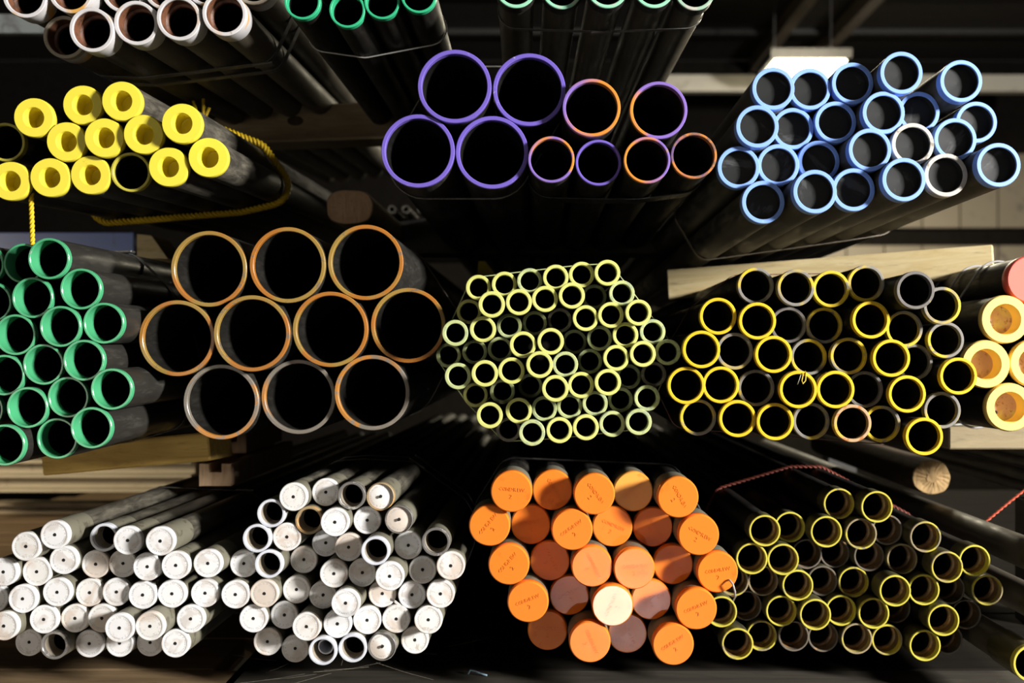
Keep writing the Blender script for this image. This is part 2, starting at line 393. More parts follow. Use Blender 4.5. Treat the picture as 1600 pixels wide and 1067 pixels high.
# words used to describe each pipe by look; worn, pale and bare ones also cover shaded ends
LOOK = {
 'A': {'b': 'open pipe with bright silver coupling', 'd': 'open pipe with dim brown coupling'},
 'B': {'b': 'open black pipe with emerald rim'},
 'C': {'b': 'open black pipe with mint rim', 'w': 'open black pipe with faded mint rim'},
 'D': {'c': 'pipe with hollow yellow plug', 's': 'pipe with stained hollow yellow plug', 'o': 'uncapped pipe with thin yellow rim'},
 'E': {'b': 'open pipe with purple rim', 'm': 'open pipe with purple and orange rim', 'w': 'open pipe with rubbed purple rim'},
 'F': {'b': 'open pipe with sky blue rim', 'g': 'open pipe with bare silver rim'},
 'G': {'b': 'open black pipe with green rim'},
 'H': {'b': 'wide open pipe with orange rim', 'w': 'wide open pipe with rubbed orange rim'},
 'I': {'b': 'narrow pipe with lime yellow rim', 'w': 'narrow pipe with pale green rim', 'g': 'narrow pipe with bare shaded brown rim'},
 'J': {'b': 'open pipe with bright yellow rim', 'w': 'open pipe with rubbed yellow rim', 'r': 'open pipe with rusty yellow rim', 'g': 'open pipe with bare grey rim'},
 'K': {'c': 'wide pipe with deep yellow plug', 'r': 'wide pipe with flat red cap'},
 'L': {'c': 'pipe with flat white cap', 'k': 'pipe with stained white cap', 's': 'pipe with sunken cap, rusty rim', 'u': 'pipe with sunken cap, dark rim',
       'o': 'open pipe with white rim', 'd': 'open pipe with dark steel rim', 'r': 'open pipe with rusty rim'},
 'N': {'c': 'pipe with orange cap', 'a': 'pipe with amber orange cap'},
 'O': {'b': 'open pipe with thin yellow rim', 'w': 'open pipe with scuffed yellow rim', 'g': 'open pipe with bare brown rim'},
 'Q': {'b': 'thick pipe with thin yellow rim'},
}
# ------------------------------------------------------------------ the bundles, row by row from the top: x, y, radius, look (some shaded ends take a worn, bare or stained look)
B = {}
B['A'] = dict(kind='A', vp=(770, 410), base=0, L=2.6, Rn=34.5, phrase='silver-ended bundle', group='pipes with silver couplings', rows=[
 [(38, -7, 34, 'b'), (109, -13, 34, 'b'), (193, -14, 33, 'b'), (257, -18, 33, 'b'), (322, -24, 33, 'b'), (395, -26, 32, 'd')],
 [(103, 57, 33, 'd'), (143, 46, 34.5, 'b'), (211, 36, 33.5, 'b'), (278, 28, 34, 'b'), (350, 21, 34.5, 'b')]])
B['B'] = dict(kind='B', vp=(820, 500), base=0, L=2.6, Rn=28.5, phrase='emerald-rimmed bundle', group='pipes with emerald rims', rows=[
 [(472, 2, 28.5, 'b'), (543, 15, 28.3, 'b'), (596, 2, 28, 'b'), (654, -8, 28.3, 'b')], [(507, -45, 28, 'b'), (566, -52, 28, 'b'), (625, -58, 28, 'b')]])
B['C'] = dict(kind='C', vp=(815, 540), base=0, L=2.6, Rn=33, phrase='mint-rimmed bundle', group='pipes with mint rims', rows=[
 [(806, -20, 32.5, 'b'), (878, -18, 32, 'b'), (949, -20, 33, 'b'), (1022, -20, 32.5, 'b'), (1086, -16, 32, 'w')]])
B['D'] = dict(kind='D', vp=(760, 450), base=0, L=2.6, Rn=32, phrase='yellow-capped bundle', group='pipes with yellow plugs', rows=[
 [(54, 185, 32, 'c'), (129, 164, 30.5, 'c'), (190, 158, 31, 'c')],
 [(8, 222, 29, 'o'), (103, 221, 30, 'c'), (162, 217, 31, 'c'), (224, 210, 31, 'c'), (284, 193, 31.8, 'c')],
 [(17, 283, 31, 'c'), (78, 277, 30.5, 'c'), (141, 272.5, 30.3, 's'), (202, 268, 28.5, 'o'), (263, 261, 31, 'c'), (325, 246, 31, 'c')]])
B['E1'] = dict(kind='E', vp=(840, 560), base=0, L=2.6, Rn=58.5, phrase='large purple stack', group='large purple-rimmed pipes', rows=[
 [(710, 135, 58.5, 'b'), (827, 140, 57, 'b')], [(653, 235.5, 57.5, 'b'), (769, 238, 57.2, 'b')]])
B['E2'] = dict(kind='E', vp=(840, 560), base=0, L=2.6, Rn=46, phrase='medium purple row', group='medium purple-rimmed pipes', rows=[[(924, 168, 46, 'm'), (1029, 172, 45.3, 'm')]])
B['E3'] = dict(kind='E', vp=(840, 560), base=0, L=2.6, Rn=37, phrase='small purple stack', group='small purple-rimmed pipes', rows=[
 [(861, 249, 36.7, 'm'), (935, 254, 36, 'b'), (1011, 250, 37, 'm'), (1084, 243, 36.3, 'w')]])
B['F'] = dict(kind='F', vp=(845, 575), base=0, L=2.6, Rn=35, phrase='blue-rimmed bundle', group='pipes with blue rims', rows=[
 [(1210, 139, 32.3, 'b'), (1268, 141, 31, 'b'), (1332, 132, 32.5, 'b'), (1408, 115.5, 33.5, 'b'), (1500, 128, 34, 'b')],
 [(1184, 198, 33, 'b'), (1241, 202, 30.5, 'b'), (1304, 191, 32.5, 'b'), (1379.5, 176, 33, 'b'), (1438, 176, 30, 'b'), (1524, 192, 32, 'b')],
 [(1155, 262, 32.3, 'b'), (1216.5, 257.5, 31.3, 'b'), (1279, 251, 31.2, 'b'), (1358.5, 233, 33.2, 'b'), (1426, 223, 32, 'g'), (1492, 217, 33, 'b')],
 [(1192, 315, 33, 'b'), (1272.5, 298, 34.5, 'b'), (1334, 295, 32.5, 'b'), (1411, 279, 34.5, 'b'), (1479, 271, 32.7, 'g'), (1560, 257, 35, 'b')]])
B['G'] = dict(kind='G', vp=(840, 530), base=0, L=2.6, Rn=33, phrase='green-rimmed bundle', group='pipes with green rims', rows=[
 [(-22, 414, 32, 'b'), (36, 412, 29.5, 'b'), (76, 407, 32.5, 'b')],
 [(-14, 472, 31, 'b'), (50, 465, 31.5, 'b'), (126, 453, 32, 'b')],
 [(24, 523, 32, 'b'), (94, 510, 32, 'b'), (162, 504, 32, 'b')],
 [(7, 587, 32, 'b'), (67, 569, 31.3, 'b'), (131, 562, 32.3, 'b')],
 [(-27, 640, 31, 'b'), (43, 638, 32, 'b'), (106, 620, 31.5, 'b'), (174, 608, 32.5, 'b')],
 [(7, 694, 33, 'b'), (88, 684, 31, 'b'), (142, 668, 32.5, 'b')]])
B['H'] = dict(kind='H', vp=(840, 545), base=.10, L=2.5, Rn=60, phrase='wide orange-rimmed stack', group='wide pipes with orange rims', rows=[
 [(326, 420, 60, 'b'), (449, 414, 60, 'b'), (571, 410, 59.3, 'b')],
 [(275, 528, 58.5, 'b'), (392, 521, 59.8, 'b'), (515, 515, 59.6, 'b'), (638, 508.5, 59, 'b')],
 [(345, 627, 59, 'w'), (466, 620, 57.8, 'w'), (581, 613, 59, 'w')]])
B['I'] = dict(kind='I', vp=(845, 545), base=0, L=2.2, Rn=21.2, phrase='lime bundle', group='narrow pipes with lime rims', rows=[
 [(748, 450, 20.2, 'b'), (788, 445, 20.2, 'b'), (828.5, 440, 20.3, 'w'), (869, 434.5, 20.4, 'b'), (908.5, 429.5, 20.3, 'b'), (948, 428, 20.8, 'b')],
 [(733, 487, 19.5, 'b'), (768, 475, 20.6, 'b'), (810, 472.5, 20.6, 'b'), (851.5, 468, 20.8, 'b'), (892.5, 461.5, 20.7, 'b'), (931.5, 465.5, 19.3, 'w'), (972, 460, 20.2, 'w')],
 [(712, 521.5, 20.8, 'w'), (755.7, 515.8, 21.1, 'b'), (795.5, 508.5, 19.5, 'w'), (836, 505, 19.5, 'w'), (875, 498.5, 19, 'g'), (913, 497.5, 20.8, 'b'), (954.7, 493.8, 20.8, 'b'), (997, 489, 20.8, 'b')],
 [(700.7, 555, 19.5, 'w'), (742, 550.5, 19.6, 'w'), (781.5, 545, 19.5, 'w'), (816, 538, 20.8, 'b'), (860, 531.5, 20.9, 'b'), (899, 533.5, 19.2, 'w'), (938, 528.5, 19.6, 'w'), (979, 524, 19.9, 'b'), (1019.5, 518.5, 20.1, 'w'), (1043.5, 549.5, 20.4, 'w')],
 [(715.5, 588, 20.8, 'w'), (757, 583, 20.9, 'b'), (798.7, 579, 20.9, 'b'), (843, 569.5, 21.1, 'b'), (883.3, 571, 20, 'w'), (922.5, 565, 19.5, 'w'), (961.3, 558, 21.1, 'b'), (1003, 553.7, 21.1, 'b')],
 [(743.5, 617, 19.5, 'b'), (784.7, 612, 19.5, 'w'), (829, 603.5, 19, 'w'), (865.8, 607.3, 21.1, 'b'), (907, 601, 21, 'b'), (948.6, 598, 21, 'b'), (985.5, 588, 19.2, 'w'), (1024.5, 585, 19.2, 'g')],
 [(764.5, 647, 21, 'b'), (810, 639, 21.2, 'b'), (851, 639.5, 19.5, 'w'), (890.8, 635.5, 19.5, 'w'), (931, 630, 19.7, 'w'), (970.7, 625, 19.5, 'w'), (1011, 619.3, 20.8, 'w')],
 [(795, 671, 19.5, 'g'), (831.4, 675, 21, 'w'), (873, 671, 21, 'b'), (914.6, 666.5, 21, 'b'), (956, 661, 21, 'w'), (997.4, 658.5, 21, 'w')]])
B['J'] = dict(kind='J', vp=(865, 555), base=0, L=2.3, Rn=30.5, phrase='middle yellow-rimmed bundle', group='open pipes with yellow rims', rows=[
 [(1182, 449, 28.7, 'w'), (1244, 452, 29.6, 'w'), (1300, 455, 28.7, 'w'), (1354, 444.5, 28.6, 'w'), (1430, 455.5, 30.5, 'g'), (1471, 481, 29.6, 'w')],
 [(1122, 494, 29, 'b'), (1182.6, 502, 29.8, 'b'), (1232, 508, 27.8, 'g'), (1288, 510, 28, 'w'), (1359, 500, 30.1, 'b'), (1413, 515, 28.6, 'w'), (1476, 532, 29, 'w')],
 [(1095.5, 546, 29.9, 'b'), (1149, 548, 28.3, 'w'), (1208, 555, 29.8, 'b'), (1264, 559, 28.2, 'w'), (1326, 554, 29.2, 'w'), (1391.5, 560, 30.2, 'b'), (1428, 566, 28.2, 'g'), (1494, 587, 30.3, 'b')],
 [(1073, 600.5, 29.8, 'b'), (1127, 601, 28.4, 'b'), (1182, 604.5, 28.2, 'g'), (1245.6, 608, 29.9, 'b'), (1305, 608, 30, 'b'), (1352, 607, 28, 'g'), (1415.5, 616, 30.1, 'b'), (1471.5, 638, 29, 'w')],
 [(1091, 650, 28.6, 'w'), (1152, 652, 29.8, 'b'), (1212, 656.5, 29.6, 'b'), (1270, 655, 28, 'w'), (1332, 661.5, 30, 'r'), (1378, 661, 28.6, 'w'), (1442.5, 678.5, 30.4, 'b')]])
B['K'] = dict(kind='K', vp=(870, 565), base=.14, L=2.3, Rn=38.7, phrase='plugged stack', group='wide plugged pipes', rows=[
 [(1611, 437, 38, 'r')], [(1571, 499, 38.4, 'c'), (1648, 501, 38, 'c')], [(1541, 569, 38, 'c'), (1616, 567, 38, 'c')], [(1578, 636, 38.6, 'c')]])
VPW = (845, 572)
B['L'] = dict(kind='L', vp=VPW, base=0, L=2.3, Rn=23.2, phrase='outer white-capped bundle', group='pipes with white caps at the outer end', rows=[
 [(40, 855, 22.7, 'k'), (85, 837, 22.7, 'c'), (162, 840, 21.8, 'o'), (199, 844.5, 22.6, 'c'), (250, 846, 23, 'c')],
 [(8, 894, 23, 'c'), (58.5, 894.5, 22.3, 'k'), (99.8, 878, 22.3, 'c'), (146, 880, 21.3, 'k'), (188, 881, 21, 'k'), (229.7, 885.5, 22.3, 'c'), (274, 883, 22.5, 'c'), (325, 880.5, 22.6, 'c')],
 [(-9, 935, 22, 'c'), (37, 936, 22.5, 'c'), (91, 925, 22.8, 'c'), (138.5, 926, 21.5, 'k'), (180, 924.5, 21.7, 'c'), (222, 930, 22, 'c'), (268, 928, 22, 'c'), (320, 927, 21.8, 'c')],
 [(7, 976, 23, 'k'), (68.7, 966.7, 22.5, 'c'), (116, 966, 21.8, 'k'), (157, 966, 21.7, 'k'), (186.5, 981, 23.2, 'c'), (234, 979, 22.8, 'k'), (297.5, 967, 22, 'c')],
 [(45, 1003, 21.2, 'c'), (88, 1008, 22.8, 'd'), (138.7, 1005.5, 21.3, 'c'), (185, 1005, 21.1, 'c'), (232, 1004, 20.8, 'c'), (273, 1005, 22, 'c')]])
B['M'] = dict(kind='L', vp=VPW, base=0, L=2.3, Rn=23.2, phrase='inner white-capped bundle', group='pipes with white caps beside the orange caps', rows=[
 [(458, 776.5, 22, 'k'), (508.6, 769, 21.4, 'c'), (549, 774.5, 22, 'd'), (594, 776, 21.8, 's')],
 [(423.5, 802, 22, 'o'), (484, 813, 22.3, 'r'), (523, 816, 22.3, 'c'), (572.5, 813, 21.2, 'c'), (623, 812, 22, 'u')],
 [(402, 841, 22.6, 'o'), (447, 839, 21.4, 'k'), (508, 849, 20.6, 'c'), (544, 855, 21.7, 'k'), (587, 860.5, 23, 'o'), (637, 852, 21.5, 'c'), (681, 846.5, 22.4, 'd')],
 [(380, 880.5, 21.3, 'c'), (421, 881.5, 22.4, 'o'), (474, 874, 21, 'k'), (521.5, 897, 22, 'k'), (565, 896, 21.2, 'k'), (609, 900.5, 22.9, 'c'), (659.5, 891, 21.3, 'c'), (704, 884, 22.3, 'k')],
 [(368.5, 929, 22.2, 'c'), (413.5, 927.5, 22.2, 'k'), (462.5, 921, 21.3, 'k'), (503, 930, 20.9, 'k'), (539.7, 942.5, 22.8, 'c'), (597, 929, 20.8, 'k'), (643, 930, 21.3, 'c'), (688, 928, 22, 'k')],
 [(395.5, 966.5, 21.8, 'c'), (444, 961, 21.4, 'c'), (479, 978, 22.8, 'k'), (527, 975, 21.8, 'c'), (573.5, 969, 21.9, 'c'), (618.5, 967, 21.6, 'k'), (669, 968.5, 22, 'k')],
 [(418.5, 1003, 21.7, 'k'), (460, 1013, 21.1, 'k'), (504.5, 1016, 22.7, 'o'), (551, 1012, 22.5, 'o'), (597.5, 1009, 22.8, 'u'), (648, 1000, 21.4, 'k')]])
B['N'] = dict(kind='N', vp=(840, 553), base=0, L=2.4, Rn=34, phrase='orange-capped bundle', group='pipes with orange caps', rows=[
 [(799, 768, 33, 'c'), (864, 766, 31.5, 'c'), (928, 772, 33.1, 'c'), (990, 768, 31.2, 'a'), (1059, 777, 33.2, 'c')],
 [(765, 821, 33, 'c'), (829, 820, 31, 'c'), (893.5, 827.5, 33.2, 'c'), (957, 823, 31.8, 'c'), (1020.5, 824, 31, 'c'), (1091, 836, 33, 'c')],
 [(795.5, 881.5, 33.2, 'c'), (860, 877, 31, 'c'), (924.5, 885, 33, 'c'), (991, 888.5, 33, 'c'), (1053, 882, 31.3, 'c'), (1120.5, 894.5, 33, 'c')],
 [(825, 940, 33.3, 'c'), (891, 930, 31.3, 'c'), (956.5, 945.5, 33.8, 'c'), (1018, 937.5, 31.5, 'c'), (1088, 951, 33.5, 'c')],
 [(856, 985, 31.5, 'c'), (921, 1002.5, 33.7, 'c'), (982, 989.5, 31, 'c'), (1050, 1007, 34, 'c')]])
B['O'] = dict(kind='O', vp=(860, 560), base=.08, L=2.3, Rn=25.2, phrase='lowest yellow-rimmed bundle', group='coupled pipes with thin yellow rims', rows=[
 [(1309.5, 789.5, 24.2, 'w'), (1370, 792.5, 24.8, 'b')],
 [(1195, 830, 24.6, 'b'), (1234, 825, 23.6, 'b'), (1291, 832, 24.5, 'b'), (1345, 835.5, 24.6, 'w'), (1387, 828, 23.4, 'g'), (1444, 841.5, 24.8, 'w')],
 [(1174.5, 873.5, 24.5, 'b'), (1224, 873.5, 24.8, 'b'), (1262, 866, 22.8, 'g'), (1304.5, 865, 22.8, 'g'), (1357.5, 869, 23.8, 'g'), (1409, 874.5, 24, 'w'), (1480, 886, 25, 'w'), (1523, 876, 24.6, 'b')],
 [(1148, 908, 23.3, 'w'), (1193.5, 908, 23.2, 'w'), (1247, 912, 24.7, 'b'), (1285, 908, 23.4, 'g'), (1333, 909, 24.1, 'w'), (1397.5, 923, 25, 'b'), (1444, 922, 24.2, 'b'), (1486, 921, 22.8, 'g'), (1540.5, 922.5, 25, 'w')],
 [(1130, 955, 24.3, 'b'), (1170, 946, 22.8, 'g'), (1221, 954, 24.6, 'b'), (1274, 958, 25.1, 'b'), (1313, 954, 24.3, 'b'), (1365, 955.5, 24.6, 'b'), (1399, 954, 22.6, 'g'), (1474, 968, 25.2, 'b'), (1510, 960, 23, 'g')],
 [(1152.7, 1005.5, 25.1, 'w'), (1190, 993.5, 23.9, 'w'), (1240, 993.5, 24, 'g'), (1287, 995, 23.6, 'g'), (1339, 997, 24.3, 'w'), (1388, 997, 24.2, 'w'), (1445, 1008, 25, 'b'), (1481, 999, 23.2, 'g')]])
B['Q'] = dict(kind='Q', vp=(870, 565), base=0, L=2.3, Rn=30, phrase='loose pipes beside lowest bundle', group='thick loose pipes', rows=[
 [(1668, 890, 29, 'b')], [(1668, 968, 29, 'b')], [(1612, 1037, 29, 'b')]])

PIPES = []
DF = {'I': 1.0, 'J': .8, 'N': .8, 'O': .7, 'L': .7, 'M': .7}; CR = {'I': .955, 'J': .975, 'N': .975, 'O': .975}
for key, b in B.items():
    b['key'] = key; R = b['Rn']*(Y0+b['base'])/F; b['R'] = R
    d = Vector(((b['vp'][0]-VX)/F, 1, -(b['vp'][1]-VY)/F)).normalized(); b['dir'] = d; b['pipes'] = []
    for ri, row in enumerate(b['rows']):
        for ci, (x, y, r, fl) in enumerate(sorted(row)):
            Y = (Y0+b['base'])*(1+(b['Rn']/r-1)*DF.get(key, .5))
            p = dict(b=b, pos=P(x, y, Y), R=R, Rc=R*CR.get(key, .988), fl=fl, row=ri, col=ci, n=len(row))
            b['pipes'].append(p); PIPES.append(p)
# settle the stacks: where two skins would cross, slide pipes along their line of sight first (how far each
# end sticks out is the least certain measure), then sideways by a little
YR = 1.70
for p in PIPES:
    p['Y'] = p['Yp'] = p['pos'].y; p['ray'] = ((p['pos'].x)/p['Y'], (p['pos'].z-H)/p['Y']); d = p['b']['dir']
    p['d'] = (d.x/d.y, d.z/d.y); p['s'] = [0., 0.]; p['Ymin'] = Y0+p['b']['base']-.05; p['Ymax'] = Y0+p['b']['base']+.17
    p['J'] = (p['ray'][0]-p['d'][0], p['ray'][1]-p['d'][1]); p['J2'] = p['J'][0]**2+p['J'][1]**2+.02
def cross(p): return (p['ray'][0]*p['Y']+p['s'][0]+p['d'][0]*(YR-p['Y']), p['ray'][1]*p['Y']+p['s'][1]+p['d'][1]*(YR-p['Y']))
for p in PIPES: p['c'] = cross(p)
pairs = [(a, b) for i, a in enumerate(PIPES) for b in PIPES[i+1:] if math.hypot(a['c'][0]-b['c'][0], a['c'][1]-b['c'][1]) < (a['R']+b['R'])*1.45]
for it in range(420):
    soft = it < 320
    for p in PIPES: p['g'] = [0., 0.]
    for a, b in pairs:
        dx, dz = b['c'][0]-a['c'][0], b['c'][1]-a['c'][1]; dd = math.hypot(dx, dz) or 1e-6
        ov = a['Rc']+b['Rc']+.0002-dd
        if ov > 0:
            k = ov/dd*.30; a['g'][0] -= dx*k; a['g'][1] -= dz*k; b['g'][0] += dx*k; b['g'][1] += dz*k
    for p in PIPES:
        g = p['g']
        if soft:
            dY = (g[0]*p['J'][0]+g[1]*p['J'][1])/p['J2']
            p['Y'] = min(p['Ymax'], max(p['Ymin'], p['Y']+dY+(p['Yp']-p['Y'])*.015))
            p['s'] = [(p['s'][0]+g[0]*.35)*.93, (p['s'][1]+g[1]*.35)*.93]
        else: p['s'] = [p['s'][0]+g[0], p['s'][1]+g[1]]
        p['c'] = cross(p)
for p in PIPES:
    # the end itself keeps nearer to its measured place; the pipe leans towards its slot in the stack
    m = math.hypot(*p['s']); k = min(1, .004/m) if m else 1
    f = Vector((p['ray'][0]*p['Y']+p['s'][0]*k, p['Y'], H+p['ray'][1]*p['Y']+p['s'][1]*k)); p['pos'] = f
    back = Vector((p['c'][0]+p['d'][0]*(3.2-YR), 3.2, H+p['c'][1]+p['d'][1]*(3.2-YR)))
    p['dir'] = (back-f).normalized(); p['c0'] = (f.x-p['s'][0]*k, f.z-p['s'][1]*k); p['c'] = (p['c0'][0]+p['s'][0], p['c0'][1]+p['s'][1])
MOVED = sorted((math.hypot(p['c'][0]-p['c0'][0], p['c'][1]-p['c0'][1])*1000, p['b']['key']) for p in PIPES)
print('largest shifts mm', [(round(a, 1), k) for a, k in MOVED[-12:]], 'pipes', len(PIPES))

# ------------------------------------------------------------------ the setting
metal_dark = steel('dark painted steel', (.028, .024, .019), .55, (.07, .06, .045), .3)
siding = worn('beige metal siding', (.30, .25, .17), (.17, .14, .10), .3, .5, 6)
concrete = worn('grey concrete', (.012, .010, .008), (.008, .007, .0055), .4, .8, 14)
deck_wood = wood('brown deck board', (.16, .105, .055), (.28, .19, .10), .7, 'x', 5)
pine = wood('pale pine', (.62, .52, .30), (.48, .36, .17), .65, 'x', 7)
pine_y = wood('pale pine along', (.60, .48, .27), (.44, .32, .15), .65, 'y', 7)
old_wood = wood('old brown timber', (.34, .26, .15), (.20, .14, .08), .75, 'x', 7)
yellow_wood = wood('amber timber', (.80, .54, .15), (.52, .31, .08), .6, 'x', 7)
end_grain = wood('end grain', (.66, .46, .29), (.48, .30, .17), .8, 'z', 10)
concrete.node_tree.nodes['Principled BSDF'].inputs['Specular IOR Level'].default_value = .04
XL, XR, YB, YF, ZC = -5.5, 6.5, 9.5, -4.5, H+2.75
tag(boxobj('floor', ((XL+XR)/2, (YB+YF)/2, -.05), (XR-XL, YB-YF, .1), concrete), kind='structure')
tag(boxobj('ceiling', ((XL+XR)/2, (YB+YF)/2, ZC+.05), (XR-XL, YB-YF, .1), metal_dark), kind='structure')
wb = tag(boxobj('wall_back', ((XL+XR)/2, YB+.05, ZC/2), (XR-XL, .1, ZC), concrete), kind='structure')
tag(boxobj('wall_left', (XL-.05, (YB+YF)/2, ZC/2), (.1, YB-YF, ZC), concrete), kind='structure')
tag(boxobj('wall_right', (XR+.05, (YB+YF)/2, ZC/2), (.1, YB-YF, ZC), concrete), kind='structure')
# siding panels of the back wall (seen beyond the blue bundle)
for i in range(10):
    for j, (za, zb) in enumerate(((H+.45, H+.98), (H+1.15, H+1.85))):
        x = 2.75+i*.36
        o = boxobj('panel', (0, 0, 0), (.345, .04, zb-za), siding, wb)
        o.location = Vector((x, YB-.03, (za+zb)/2))-wb.location
# ceiling joists along the room and purlins across it
for x in (2.05, 2.55, -1.6): tag(boxobj('trim_1', (x, 6.2, ZC-.07), (.10, 6.4, .13), worn('grey brown steel', (.26, .21, .15), (.15, .12, .09), .4, .5, 10)), kind='structure')
for i in range(7): tag(boxobj('trim_2', (1.2, 2.9+i*.95, ZC-.02), (9.6, .09, .05), metal_dark), kind='structure')
warm = emit('warm lit diffuser', (1.0, .93, .66), 9.0)
def ceiling_lamp(px, py, Y, w, d, label, power):
    c = P(px, py, Y); t = thing('ceiling_lamp', label, 'lamp', c)
    boxobj('housing', (0, 0, .05), (w+.06, d+.06, .07), metal_dark, t)
    boxobj('diffuser', (0, 0, .0), (w, d, .03), warm, t, bev=.01)
    for s in (-1, 1): boxobj('hanger', (s*w*.4, 0, (ZC-c.z)/2+.04), (.012, .012, max(.02, ZC-c.z-.09)), metal_dark, t)
    l = bpy.data.lights.new('lamp light', 'AREA'); l.shape = 'RECTANGLE'; l.size = w; l.size_y = d; l.energy = power; l.color = (1, .90, .66)
    lo = bpy.data.objects.new('lamp_light', l); COL.objects.link(lo); lo.parent = t; lo.location = (0, 0, -.03)
ceiling_lamp(1254, 108, 7.6, .54, .45, 'lit warm ceiling lamp just above the blue-rimmed pipes', 100)
ceiling_lamp(1310, -24, 6.6, .70, .40, 'lit warm ceiling lamp cut by the top edge of the view', 90)

tag(boxobj('trim_4', P(1330, 132, 8.4), (3.4, .10, .14), worn('pale beam', (.55, .50, .40), (.40, .36, .28), .3, .5, 8)), kind='structure')
# rack frame: posts and arms behind the bundles
def arm_level(name, pxa, pxb, pya, pyb, Y, depth, mat, label, cat, tilt=0):
    a = P(pxa, pya, Y); b = P(pxb, pyb, Y)
    o = boxobj(name, ((a.x+b.x)/2, Y, (a.z+b.z)/2), (abs(b.x-a.x), depth, abs(a.z-b.z)), mat)
    if tilt: o.rotation_euler = (0, tilt, 0)
    return tag(o, label, cat)
knot_mat = wood('dark knot', (.05, .034, .02), (.03, .02, .012), .7, 'z', 9)
tb = thing('timber_beam', 'old brown timber beam with dark knot under the upper bundles', 'timber', P(590, 195, 2.45))
boxobj('beam', (0, 0, 0), (1.05, .10, .088), old_wood, tb, bev=.004, rot=(0, -.035, 0))
k = lathe([(.0001, -.0025), (.012, -.0022), (.017, 0)], 'knot', knot_mat, 18); kk = obj('knot', k, tb, (-.190, -.0515, -.002)); kk.scale = (1.15, 1, .7)
arm_level('support_beam', 620, 1060, 356, 400, 2.62, .12, steel('dark green steel', (.035, .035, .022), .6), 'dark steel beam crossing behind the purple and lime bundles', 'beam')
# pale timber under the blue bundle
a, b_ = P(1050, 447, 2.25), P(1550, 411, 2.02); dv = b_-a
o = boxobj('timber_plank', (a+b_)/2, (dv.length, .10, .066), pine, bev=.003); o.rotation_euler = (0, math.asin(-dv.z/dv.length), math.atan2(dv.y, dv.x))
tag(o, 'pale pine timber lying under the blue-rimmed bundle', 'timber')
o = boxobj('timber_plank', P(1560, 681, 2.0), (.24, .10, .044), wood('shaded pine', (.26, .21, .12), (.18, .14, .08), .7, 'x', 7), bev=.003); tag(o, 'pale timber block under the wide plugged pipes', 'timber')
a, b_ = P(88, 718, 2.02), P(345, 694, 1.95); dv = b_-a
o = boxobj('timber_plank', (a+b_)/2, (dv.length, .09, .055), yellow_wood, bev=.003); o.rotation_euler = (0, math.asin(-dv.z/dv.length), math.atan2(dv.y, dv.x))
tag(o, 'amber timber under the green-rimmed bundle', 'timber')
# wedge block
bm = bmesh.new(); pr = [(214, 366), (236, 368), (262, 404), (214, 404)]
f_ = [bm.verts.new(P(x, y, 2.35)) for x, y in pr]; g_ = [bm.verts.new(P(x, y, 2.35)+Vector((0, .12, 0))) for x, y in pr]
bm.faces.new(f_); bm.faces.new(g_[::-1])
for i in range(4): bm.faces.new((f_[i], g_[i], g_[(i+1) % 4], f_[(i+1) % 4]))
bmesh.ops.recalc_face_normals(bm, faces=bm.faces)
tag(obj('wood_wedge', mesh_from(bm, 'wedge', pine)), 'yellowish wooden wedge between green-rimmed and wide orange pipes', 'wood')
# round and notched timber ends
def log_end(name, px, py, Y, rx, rz, label, bark, L=.9, sq=2.6, rough=.0, end=end_grain, seed=1):
    bm = bmesh.new(); seg = 40; rnd = random.Random(seed); rings = []
    for r, y in ((1, L), (1, .012), (.975, .003), (.93, 0), (.6, .001), (.3, -.001)):
        ring = []
        for i in range(seg):
            a = 2*math.pi*i/seg; ca, sa = math.cos(a), math.sin(a)
            k = (abs(ca)**sq+abs(sa)**sq)**(-1/sq)*(1+rough*(math.sin(3*a+seed)+.5*math.sin(7*a+1)))
            ring.append(bm.verts.new((rx*k*r*ca, y+rnd.uniform(-1, 1)*rough*.06, rz*k*r*sa)))
        rings.append(ring)
    for q in range(len(rings)-1):
        for i in range(seg):
            j = (i+1) % seg; f = bm.faces.new((rings[q][i], rings[q][j], rings[q+1][j], rings[q+1][i])); f.smooth = q == 0; f.material_index = 0 if q < 2 else 1
    f = bm.faces.new(rings[-1]); f.material_index = 1
    bmesh.ops.recalc_face_normals(bm, faces=bm.faces)
    me = mesh_from(bm, name, bark); me.materials.append(end)
    return tag(obj(name, me, None, P(px, py, Y)), label, 'timber')
log_end('log', 546, 323, 2.12, .050, .037, 'rounded timber end between yellow-capped and purple-rimmed pipes', old_wood, .8, 2.8, .012)
log_end('log', 1456, 746, 2.15, .042, .038, 'rough split log end above the lowest yellow-rimmed bundle', wood('bark', (.12, .085, .05), (.06, .04, .025), .9, 'y', 9), .8, 2.1, .022, wood('split end grain', (.40, .27, .12), (.20, .12, .05), .8, 'z', 5), 4)
def notched(px, py, Y, w, h, nw, nh, depth, label):
    bm = bmesh.new(); pr = [(-w/2, -h/2), (w/2, -h/2), (w/2, h/2), (nw/2, h/2), (nw/2, h/2-nh), (-nw/2, h/2-nh), (-nw/2, h/2), (-w/2, h/2)]
    f = [bm.verts.new((x, 0, z)) for x, z in pr]; g = [bm.verts.new((x, depth, z)) for x, z in pr]
    bm.faces.new(f); bm.faces.new(g[::-1])
    for i in range(8): bm.faces.new((f[i], g[i], g[(i+1) % 8], f[(i+1) % 8]))
    bmesh.ops.recalc_face_normals(bm, faces=bm.faces)
    return tag(obj('notched_block', mesh_from(bm, 'notched', end_grain), None, P(px, py, Y)), label, 'wood')
notched(336, 742, 1.98, .063, .044, .026, .017, .5, 'brown notched wooden block above the outer white-capped bundle')
notched(361, 690, 2.15, .065, .050, .026, .026, .3, 'brown notched wooden block hidden under the wide orange stack')
